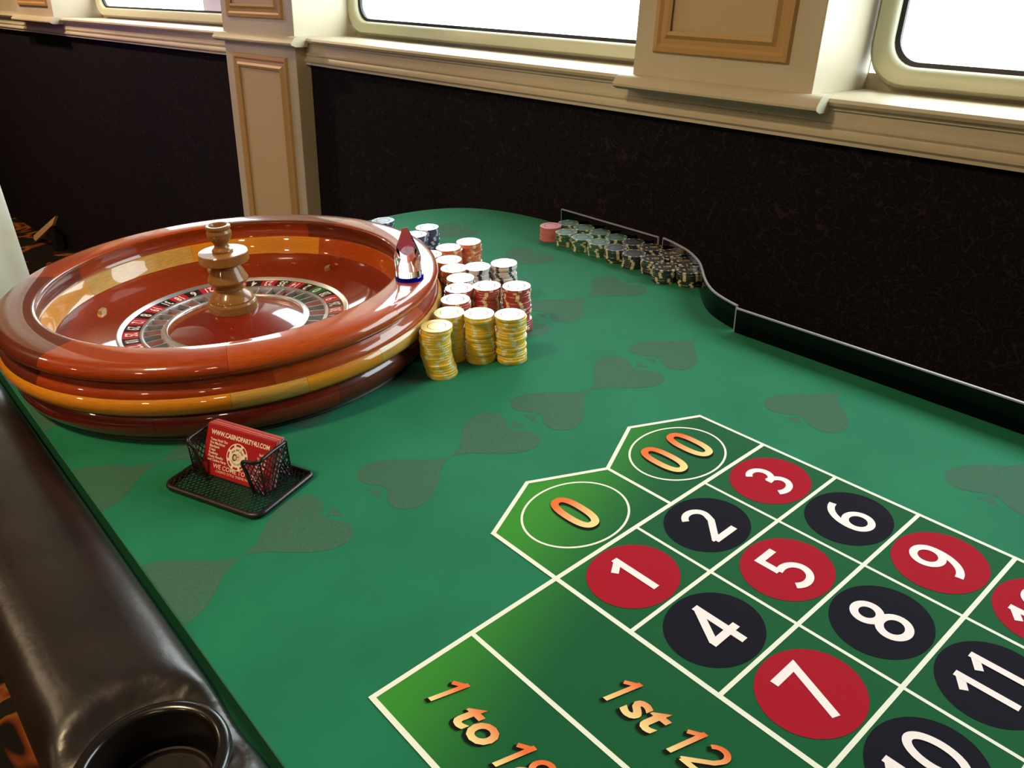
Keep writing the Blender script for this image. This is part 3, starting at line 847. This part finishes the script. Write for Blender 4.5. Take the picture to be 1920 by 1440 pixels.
for i, s_ in enumerate(SEQ):
    a = 97 - stp * i
    kind = 'g' if s_ in ('0', '00') else ('r' if int(s_) in RED else 'b')
    for dct, nm, pr, mt in ((tile_me, 'number_tile', [(1.43, .342), (1.216, .325)], {'g': ring_green, 'r': ring_red, 'b': ring_black}),
                            (pk_me, 'pocket', [(1.166, .246), (.964, .236)], {'g': pocket_green, 'r': pocket_red, 'b': pocket_black})):
        if kind in dct: o = link(dct[kind], nm, wheel)
        else: o = lathe(nm, pr, mt[kind], wheel, segs=5, a0=D(-stp / 2), a1=D(stp / 2)); dct[kind] = o.data
        o.rotation_euler = (0, 0, D(a))
        if nm == 'number_tile': tile = o
    me = text_mesh(s_, .195, offset=.004, res=2).copy(); me.materials.clear(); me.materials.append(ring_digit)
    g = link(me, 'numeral', tile); g.location = (1.323 * S, 0, .3375 * S); g.rotation_euler = (0, D(-4.5), PI / 2); g.scale = (.62 if len(s_) == 2 else .8, 1.12, 1)
    g.rotation_euler = Matrix.Rotation(D(-4.6), 3, 'Y').to_4x4().to_3x3().__matmul__(Matrix.Rotation(PI / 2, 3, 'Z')).to_euler()
    if fret_me is None:
        bm = bmesh.new()
        box_bm(bm, .962, 1.168, -.0105, .0105, .235, .318, bevel=.003)
        fr0 = from_bm('fret', bm, steel_m, wheel); fret_me = fr0.data
    else: fr0 = link(fret_me, 'fret', wheel)
    fr0.rotation_euler = (0, 0, D(a + stp / 2))
# ball deflectors
for i, a in enumerate((-134, 167, 108, 48, -14, -74)):
    bm = bmesh.new()
    lo = [(-.075, 0), (0, -.04), (.075, 0), (0, .04)] if i % 2 == 1 else [(-.03, -.08), (.03, -.08), (.03, .08), (-.03, .08)]
    if i == 0: lo = [(-.03, -.07), (.035, -.07), (.035, .07), (-.03, .07)]
    if i == 2: lo = [(-.08, .0), (0, -.05), (.08, 0), (0, .05)]
    v0 = [bm.verts.new((x * 1.0, y, 0)) for x, y in lo]; v1 = [bm.verts.new((x * .82, y * .82, .05)) for x, y in lo]
    bm.faces.new(v0); bm.faces.new(v1)
    for q in range(4): bm.faces.new((v0[q], v0[(q + 1) % 4], v1[(q + 1) % 4], v1[q]))
    o = from_bm('ball_deflector', bm, brass_m, wheel); aa = D(a)
    o.location = (1.83 * math.cos(aa) * S, 1.83 * math.sin(aa) * S, .437 * S); o.rotation_euler = (0, D(-12), aa)
    o.rotation_euler = (Matrix.Rotation(aa, 3, 'Z') @ Matrix.Rotation(D(-11.5), 3, 'Y')).to_euler()
# turret
lathe('turret', [(.0, .49), (.305, .49), (.315, .50), (.315, .60), (.30, .622), (.285, .628), (.285, .645), (.27, .675), (.235, .715), (.195, .75), (.178, .775), (.178, .785), (.20, .795), (.20, .812),
                 (.182, .818), (.182, .828), (.252, .893), (.258, .905), (.258, .918), (.165, 1.118), (.158, 1.13), (.158, 1.155), (.17, 1.16)], turret_m, wheel, segs=64, uvr=.5, sharp=18)
lathe('turret_disc', [(0.1502, 1.155), (0.3049, 1.155), (0.314, 1.165), (0.314, 1.275), (0.3049, 1.285), (0.1274, 1.288)], turret_m, wheel, segs=64, uvr=.5, sharp=22)
lathe('turret_knob', [(0.1274, 1.286), (0.1319, 1.30), (0.1274, 1.315), (0.09555, 1.345), (0.08645, 1.375), (0.091, 1.40), (0.1274, 1.44), (0.1502, 1.49), (0.1547, 1.54), (0.1411, 1.575), (0.1438, 1.59), (0.1565, 1.60), (0.1547, 1.625),
                      (0.1411, 1.635), (0.1138, 1.632), (0.1074, 1.61), (0.09828, 1.57), (0.0546, 1.55), (0, 1.545)], turret_m, wheel, segs=64, uvr=.5, sharp=22)

# ------------------------------------------------------------------ crystal marker on the rim
mk = empty('crystal_marker', U(-4.44, 1.72, .978)); tagt(mk, 'clear faceted crystal marker with blue base standing on the wheel rim', 'marker')
bm = bmesh.new(); bmesh.ops.create_cone(bm, cap_ends=True, segments=40, radius1=.165, radius2=.165, depth=.60)
for v in bm.verts: v.co.z += .30 + .075
for v in bm.verts:
    if v.co.z > .3: v.co.x *= 1.0; v.co.y *= 1.0
for ang, zc, sl, off in ((-35, .28, 68, .165), (55, .30, 70, .165), (145, .26, 68, .165), (235, .32, 70, .165)):
    nrm = Vector((math.sin(D(sl)) * math.cos(D(ang)), math.sin(D(sl)) * math.sin(D(ang)), math.cos(D(sl))))
    pco = Vector((off * math.cos(D(ang)), off * math.sin(D(ang)), zc))
    r = bmesh.ops.bisect_plane(bm, geom=bm.verts[:] + bm.edges[:] + bm.faces[:], plane_co=pco, plane_no=nrm, clear_outer=True)
    ed = [e for e in bm.edges if e.is_boundary]
    if ed: bmesh.ops.contextual_create(bm, geom=ed)
from_bm('crystal', bm, crystal, mk, smooth=True, sharp=20)
lathe('blue_base', [(0, 0), (.17, 0), (.18, .01), (.18, .06), (.17, .073), (0, .073)], blue_glass, mk, segs=40)

# ------------------------------------------------------------------ poker chips
CR, CT = 0.1925, 0.0312
CHIP = {}


def chip_mats(body, spot, rough=0.40):
    b = mat('chip_body', body, rough, spec=0.8); s_ = mat('chip_spot', spot, rough, spec=0.55)
    d = [c * .30 for c in body[:3]] + [1]
    l = mat('chip_inlay_line', d, .8, spec=0.2)
    for q in (b, s_):
        q.node_tree.nodes['Principled BSDF'].inputs['Coat Weight'].default_value = 1.0; q.node_tree.nodes['Principled BSDF'].inputs['Coat Roughness'].default_value = 0.42; q.node_tree.nodes['Principled BSDF'].inputs['Coat IOR'].default_value = 1.7
    return [b, s_, l]


CM = {'yellow': chip_mats(srgb(232, 192, 18), srgb(226, 218, 176)), 'red': chip_mats(srgb(170, 28, 36), srgb(232, 216, 180)),
      'white': chip_mats(srgb(222, 216, 208), srgb(34, 34, 54)), 'orange': chip_mats(srgb(214, 104, 44), srgb(230, 200, 168)),
      'blue': chip_mats(srgb(28, 42, 92), srgb(206, 210, 224)), 'pink': chip_mats(srgb(208, 100, 100), srgb(214, 108, 106)),
      'green': chip_mats(srgb(20, 84, 52), srgb(214, 208, 164)), 'black': chip_mats(srgb(20, 18, 20), srgb(206, 196, 156), 0.28)}
gold_m = mat('gold_print', srgb(214, 176, 96), 0.35, metal=0.3)


def chip_mesh(color):
    if color in CHIP: return CHIP[color]
    n = 48; rings = [(0, CT, 0), (.108, CT, 0), (.112, CT, 2), (.117, CT, 0), (.160, CT, 0), (.190, CT, 0), (CR, CT - .003, 0), (CR, .003, 0), (.190, 0, 0), (0, 0, 0)]
    V = []; idx = []
    for r, z, _ in rings:
        if r == 0: idx.append([len(V)] * n); V.append((0, 0, z))
        else:
            idx.append(list(range(len(V), len(V) + n))); V += [(r * math.cos(2 * PI * k / n), r * math.sin(2 * PI * k / n), z) for k in range(n)]
    F = []; FM = []
    for i in range(len(rings) - 1):
        for k in range(n):
            a, b = idx[i], idx[i + 1]; k2 = (k + 1) % n
            q = [a[k], a[k2], b[k2], b[k]] if rings[i][0] else [a[k], b[k2], b[k]]
            if rings[i + 1][0] == 0: q = [a[k], a[k2], b[k]]
            spot = (k % 8) < 2
            pass
            mi = 0
            if i == 1 or i == 2: mi = 2
            if 4 <= i <= 7 and spot: mi = 1
            if i == 4 and not ((k % 8) < 2): mi = 1 if (color in ('black',) and k % 8 == 5) else 0
            q = list(reversed(q))
            F.append(tuple(q)); FM.append(mi)
    me = bpy.data.meshes.new('poker_chip'); me.from_pydata([(v[0] * S, v[1] * S, v[2] * S) for v in V], [], F)
    for m_ in CM[color]: me.materials.append(m_)
    me.polygons.foreach_set('material_index', FM); me.update()
    bm = bmesh.new(); bm.from_mesh(me); bmesh.ops.recalc_face_normals(bm, faces=bm.faces); bm.to_mesh(me); bm.free()
    CHIP[color] = me
    return me


ORD = ['topmost', 'second from top', 'third from top', 'fourth from top', 'fifth from top', 'sixth from top', 'seventh from top', 'eighth from top', 'ninth from top', 'tenth from top',
       'eleventh from top', 'twelfth from top', 'thirteenth from top', 'fourteenth from top', 'fifteenth from top', 'sixteenth from top', 'seventeenth from top', 'eighteenth from top', 'nineteenth from top', 'bottom']


hidden = []


def stack(color, x, y, n, where, jit=.009, sway=None, value=None, rail=False, vis=99):
    me = chip_mesh(color); rot = random.uniform(0, 6)
    for k in range(n):
        jx, jy = random.uniform(-jit, jit), random.uniform(-jit, jit)
        if sway: sx_, sy_ = sway(k / (n - 1)); jx += sx_; jy += sy_
        loc_ = U(x + jx, y + jy, .0005 + k * (CT + .0002))
        rot += random.choice((0, 0, .12, -.12, .35, .9, 2.0)); fromtop = n - 1 - k
        if fromtop >= vis:
            hidden.append((color, loc_, rot)); continue
        o = link(me, 'poker_chip'); o.location = loc_; o.rotation_euler = (0, 0, rot)
        od = 'bottom' if k == 0 else ORD[fromtop]
        tagt(o, '%s poker chip, %s in %s' % (color, od, where), 'poker chip', '%s poker chips%s' % (color, ' by the fence' if rail else ' beside the wheel'))
    if value:
        m_ = text_mesh(value, .092, offset=.002, res=2).copy(); m_.materials.clear(); m_.materials.append(gold_m)
        g = link(m_, 'value_print', o); g.location = (0, 0, (CT + .0006) * S); g.rotation_euler = (0, 0, value_rot - rot)


value_rot = 0.9
# tall stacks beside the wheel
def tops(dx0, dy0): return lambda t: (dx0 * t, dy0 * t)


stack('yellow', -3.64, 1.56, 20, 'the leaning stack nearest the card holder', sway=lambda t: (-.06 * math.sin(t * 2.6) - .02 * t, .03 * t - .05 * math.sin(t * 2.4)))
stack('yellow', -3.93, 1.92, 20, 'the yellow stack half hidden behind others')
stack('yellow', -3.63, 2.18, 20, 'the middle yellow stack in front', .014)
stack('yellow', -3.35, 2.44, 20, 'the rightmost yellow stack', .014)
stack('red', -4.21, 2.25, 20, 'the front-left red stack', vis=5)
stack('red', -4.50, 2.52, 20, 'the back-left red stack', vis=4)
stack('red', -4.30, 2.84, 20, 'the middle red stack', vis=13)
stack('red', -4.01, 3.13, 20, 'the rightmost red stack', .016)
stack('white', -4.79, 2.78, 20, 'the white stack nearest the wheel', vis=5)
stack('white', -4.98, 3.23, 20, 'the middle white stack', vis=10)
stack('white', -4.82, 3.58, 20, 'the rightmost white stack', .018, vis=13)
stack('orange', -5.15, 2.95, 20, 'the orange stack just behind the white ones', vis=4)
stack('orange', -5.50, 3.12, 20, 'the orange stack under the crystal marker', .006, vis=3)
stack('orange', -5.94, 3.46, 20, 'the middle orange stack', vis=11)
stack('orange', -5.95, 3.85, 20, 'the rightmost orange stack', .016, vis=15)
stack('orange', -5.90, 3.05, 20, 'the orange stack mostly behind the rim', .006, vis=3)
stack('blue', -7.01, 3.82, 20, 'the tallest visible blue stack', vis=11)
stack('blue', -6.84, 3.47, 20, 'the blue stack close behind the rim', vis=4)
stack('blue', -7.87, 3.53, 20, 'the blue stack peeking over the far rim', vis=3)
# low stacks along the fence
NR = 7
stack('pink', -6.50, 6.14, 8, 'the low stack at the row\'s left end', .006, rail=True)
for i, x in enumerate((-6.10, -5.71, -5.32)): stack('green', x, 6.14, NR, 'the front row, green stack %s' % ['nearest the pink one', 'in the middle', 'nearest the black ones'][i], .008, rail=True)
for i, (x, y) in enumerate(((-4.92, 6.13), (-4.53, 6.13), (-4.13, 6.13), (-3.76, 5.97), (-3.41, 6.13))):
    stack('black', x, y, NR, ['the first front-row black stack, beside green', 'the second front-row black stack', 'the third front-row black stack', 'the nearest low black stack', 'the end stack by the curved fence'][i], .010, value='$ 100' if i > 1 else None, rail=True)
for i, x in enumerate((-6.46, -6.07, -5.68, -5.29)): stack('green', x, 6.54, NR, 'the back row, green stack %s' % ['at the far left', 'second from left', 'third from left', 'fourth from left'][i],   .006, rail=True, vis=2)
for i, (x, y) in enumerate(((-4.90, 6.54), (-4.51, 6.54), (-4.11, 6.54), (-3.73, 6.36))):
    stack('black', x, y if i < 3 else 6.38, NR, ['the first back-row black stack, beside green', 'the second back-row black stack', 'the third back-row black stack', 'the back stack nearest the curved fence'][i], .004, value='$ 100' if i > 0 else None, rail=True, vis=2)

# the chips hidden lower down in the rear stacks, joined into one object
bm = bmesh.new(); hm = []; base_i = {}
for color in CM:
    base_i[color] = len(hm); hm += CM[color]
for color, loc_, rot in hidden:
    n0 = len(bm.faces); bm.verts.ensure_lookup_table()
    tmp = chip_mesh(color).copy(); tmp.transform(Matrix.Translation(loc_) @ Matrix.Rotation(rot, 4, 'Z'))
    bm.from_mesh(tmp); bpy.data.meshes.remove(tmp); bm.faces.ensure_lookup_table()
    for f in bm.faces[n0:]: f.material_index += base_i[color]
me = bpy.data.meshes.new('lower_poker_chips'); bm.to_mesh(me); bm.free()
for m_ in hm: me.materials.append(m_)
o = link(me, 'lower_poker_chips'); o['kind'] = 'stuff'
o['label'] = 'lower chips of the rear stacks, mostly hidden behind the front ones'; o['category'] = 'poker chips'

# ------------------------------------------------------------------ business card holder
CO = (-2.70, -1.265)     # front right lower corner of the pocket
TH = D(21.5)
holder = empty('card_holder', U(CO[0], CO[1], 0.0), TH); tagt(holder, 'black wire-mesh business card holder in front of the wheel', 'card holder')
Z0 = .035


def rr2(x0, x1, y0, y1, r, n=6, rb=.03):
    pts = []
    for cx, cy, a, rad in ((x1 - rb, y1 - rb, 0, rb), (x0 + rb, y1 - rb, PI / 2, rb), (x0 + r, y0 + r, PI, r), (x1 - r, y0 + r, 3 * PI / 2, r)):
        for k in range(n + 1): pts.append((cx + rad * math.cos(a + PI / 2 * k / n), cy + rad * math.sin(a + PI / 2 * k / n)))
    return pts


BX0, BX1, BY0, BY1 = -1.06, .15, -.29, .49
base = rr2(BX0, BX1, BY0, BY1, .10)
bm = bmesh.new(); tube(bm, [(x, y, Z0) for x, y in base], .030, 8, True)
from_bm('base_rim', bm, wire_m, holder, smooth=True)


def clip_line(poly, p, d):
    """segment of the line p+t*d inside a convex polygon"""
    t0, t1 = -9, 9; n = len(poly)
    area = sum(poly[i][0] * poly[(i + 1) % n][1] - poly[(i + 1) % n][0] * poly[i][1] for i in range(n))
    sg = 1 if area > 0 else -1
    for i in range(n):
        a = poly[i]; b = poly[(i + 1) % n]; nx, ny = -(b[1] - a[1]) * sg, (b[0] - a[0]) * sg
        num = (p[0] - a[0]) * nx + (p[1] - a[1]) * ny; den = d[0] * nx + d[1] * ny
        if abs(den) < 1e-9:
            if num < 0: return None
        else:
            t = -num / den
            if den > 0: t0 = max(t0, t)
            else: t1 = min(t1, t)
    return (t0, t1) if t1 > t0 + 1e-3 else None


def mesh_panel(name, poly, orig, eu, ev, parent, pitch=.044, wr=.0046, ang=58):
    """expanded-metal mesh: two families of thin square wires clipped to a convex outline; kept as one part"""
    eu, ev, orig = Vector(eu), Vector(ev), Vector(orig); nn = eu.cross(ev).normalized()
    V = []; F = []
    for s_, off in ((1, 0), (-1, .003)):
        d = (math.cos(D(ang)) , s_ * math.sin(D(ang))); nrm = (-d[1], d[0])
        k = -80
        while k < 80:
            p = (nrm[0] * k * pitch, nrm[1] * k * pitch); c = clip_line(poly, p, d); k += 1
            if not c: continue
            A = orig + eu * (p[0] + d[0] * c[0]) + ev * (p[1] + d[1] * c[0]); B = orig + eu * (p[0] + d[0] * c[1]) + ev * (p[1] + d[1] * c[1])
            side = nn.cross((B - A).normalized()) * wr; up_ = nn * wr * .6; o_ = nn * off; b0 = len(V)
            for q in (A, B):
                for a_, c_ in ((-1, -1), (1, -1), (1, 1), (-1, 1)): V.append(tuple(q + side * a_ + up_ * c_ + o_))
            for i in range(4): F.append((b0 + i, b0 + (i + 1) % 4, b0 + 4 + (i + 1) % 4, b0 + 4 + i))
    o = build(name, V, F, wire_m, parent); o['kind'] = 'stuff'; return o


mesh_panel('base_mesh', base, (0, 0, Z0 + .012), (1, 0, 0), (0, 1, 0), holder)
PW = .95; PD = .37; HT = .44; LT = .46
mesh_panel('side_mesh', [(0, Z0), (PD, Z0), (PD - .02, HT + .0), (.03, HT - .0)], (.0, 0, 0), (0, 1, 0), (0, 0, 1), holder)
mesh_panel('side_mesh', [(0, Z0), (PD, Z0), (PD - .02, HT), (.03, HT - .02)], (-PW, 0, 0), (0, 1, 0), (0, 0, 1), holder)
mesh_panel('back_mesh', [(-PW, Z0), (0, Z0), (0, HT), (-PW, HT)], (0, PD, 0), (1, 0, 0), (0, 0, 1), holder)
mesh_panel('front_mesh', [(0, Z0), (-.16, Z0), (-.235, HT - .07), (-.18, HT - .04), (0, HT)], (0, .0, 0), (1, 0, 0), (0, 0, 1), holder)
mesh_panel('front_mesh', [(-PW, Z0), (-.78, Z0), (-.83, .2), (-.87, HT - .07), (-PW, HT - .02)], (0, .0, 0), (1, 0, 0), (0, 0, 1), holder)
bm = bmesh.new()
rim_path = [(-.155, .0, Z0), (-.175, -.005, .14), (-.205, -.005, .28), (-.232, -.003, HT - .10), (-.225, 0, HT - .068), (-.19, 0, HT - .055), (-.11, 0, HT - .045), (-.04, .0, HT - .02), (0, .02, HT), (0, PD * .5, HT + .01), (0, PD - .02, HT + .01),
            (-.03, PD, HT + .01), (-PW * .5, PD, HT + .01), (-PW + .03, PD, HT + .01), (-PW, PD - .03, HT + .01), (-PW, PD * .5, HT), (-PW, .03, HT - .01), (-PW + .03, 0, HT - .04), (-.87, 0, HT - .09), (-.845, -.003, .25), (-.815, -.003, .14), (-.79, 0, Z0)]
tube(bm, [tuple(p) for p in catmull(rim_path, 4)], .020, 8)
from_bm('pocket_rim', bm, wire_m, holder, smooth=True)
for wx_, wy_, wz_ in ((0, 0, HT), (-PW, 0, HT - .03), (0, PD, HT), (-PW, PD, HT)):
    bm = bmesh.new(); tube(bm, [(wx_, wy_, Z0), (wx_, wy_, wz_)], .009, 6); from_bm('corner_wire', bm, wire_m, holder)

# cards leaning in the pocket
CWD, CHT, CTH = .87, .50, .0058
tilt = D(27)
NCARD = 14
cm = None
for k in range(NCARD):
    if cm is None:
        bm = bmesh.new(); box_bm(bm, -CWD / 2, CWD / 2, 0, CTH, 0, CHT)
        for f in bm.faces: f.material_index = 0 if abs(f.normal.y) > .5 else 1
        c = from_bm('business_card', bm, [card_m, card_edge]); cm = c.data; front_card = c
    else: c = link(cm, 'business_card')
    off = k * .0075; dxk = random.uniform(-.012, .012) + (.012 * k / NCARD)
    lx, ly, lz = -.455 + dxk, .035 + off, .052
    gx = CO[0] + lx * math.cos(TH) - ly * math.sin(TH); gy = CO[1] + lx * math.sin(TH) + ly * math.cos(TH)
    c.location = U(gx, gy, lz + random.uniform(-.002, .012) * (k > 0))
    c.rotation_euler = (Matrix.Rotation(TH, 3, 'Z') @ Matrix.Rotation(-tilt, 3, 'X')).to_euler()
    if k == 0: tagt(c, 'front red business card with white web address and round chip emblem', 'business card', 'red business cards in the wire holder')
    else: tagt(c, 'red business card, %s behind the front one in the wire holder' % (['first', 'second', 'third', 'fourth', 'fifth', 'sixth', 'seventh', 'eighth', 'ninth', 'tenth', 'eleventh', 'twelfth', 'thirteenth', 'fourteenth', 'last'][k - 1]), 'business card', 'red business cards in the wire holder')
RX = (PI / 2, 0, 0)


def ct(s, size, x, z, align='LEFT', m_=card_text, off=0.0, name='card_print', sx=1.0, y=-.0012, rz=0.0):
    me = text_mesh(s, size, offset=off, align=align, res=2).copy(); me.materials.clear(); me.materials.append(m_)
    o = link(me, name, front_card); o.location = (x * S, y * S, z * S); o.rotation_euler = (PI / 2, -rz, 0); o.scale = (sx, 1, 1)
    return o


ct('WWW.CASINOPARTY4U.COM', .066, .005, .425, 'CENTER', off=.0022, sx=.84)
for i, s_ in enumerate(("Texas Hold 'Em", 'Slot Machines', 'Blackjack', 'Craps', 'Roulette', 'Photo Booths', 'and Casino Party')): ct(s_, .036, -.375, .355 - i * .034, off=.0008)
for i, s_ in enumerate(('holiday', 'birthday', 'fact of life', 'fundraiser', 'corporate')): ct(s_, .036, .375, .335 - i * .04, 'RIGHT', off=.0008)
ct('WE COME TO YOU', .062, .005, .095, 'CENTER', off=.0006, sx=1.08)
ct('CASINO STYLE THEME PARTY', .034, .005, .050, 'CENTER', sx=1.1)


def disc(name, r0, r1, cx, cz, m_, y, a0=0, a1=360, n=48, sx=1, sz=1):
    V = []; F = []
    for k in range(n + 1):
        a = D(a0 + (a1 - a0) * k / n); V += [(cx + r0 * sx * math.cos(a), y, cz + r0 * sz * math.sin(a)), (cx + r1 * sx * math.cos(a), y, cz + r1 * sz * math.sin(a))]
    for k in range(n): F.append((2 * k, 2 * k + 1, 2 * k + 3, 2 * k + 2))
    return build(name, V, F, m_, front_card)


EX, EZ = .0, .245
disc('emblem', .126, .136, EX, EZ, card_text, -.0012)
for k in range(8): disc('emblem_spot', .098, .130, EX, EZ, card_text, -.0014, k * 45 - 7 + 22, k * 45 + 7 + 22, 4)
disc('emblem_disc', .0, .104, EX, EZ, card_text, -.0016)
disc('emblem_face', .0, .038, EX + .012, EZ, card_skin, -.0020, n=24)
disc('emblem_hair', .0, .030, EX - .030, EZ - .008, card_hair, -.0022, n=24, sz=1.2)
disc('emblem_face', .0, .018, EX - .026, EZ - .008, card_skin, -.0024, n=20, sz=1.2)
disc('emblem_nose', .0, .007, EX + .016, EZ + .006, card_hair, -.0026, n=12)
for i, ch in enumerate('Ace and Jack'):
    if ch == ' ': continue
    a = 150 - i * 120 / 11
    ct(ch, .036, EX + .074 * math.cos(D(a)), EZ + .074 * math.sin(D(a)), 'CENTER', card_hair, .0008, 'emblem_letter', y=-.002, rz=D(a - 90))
for i, ch in enumerate('CASINO PARTY'):
    if ch == ' ': continue
    a = 215 + i * 110 / 11
    ct(ch, .024, EX + .076 * math.cos(D(a)), EZ + .076 * math.sin(D(a)), 'CENTER', card_hair, .0004, 'emblem_letter', y=-.002, rz=D(a + 90))
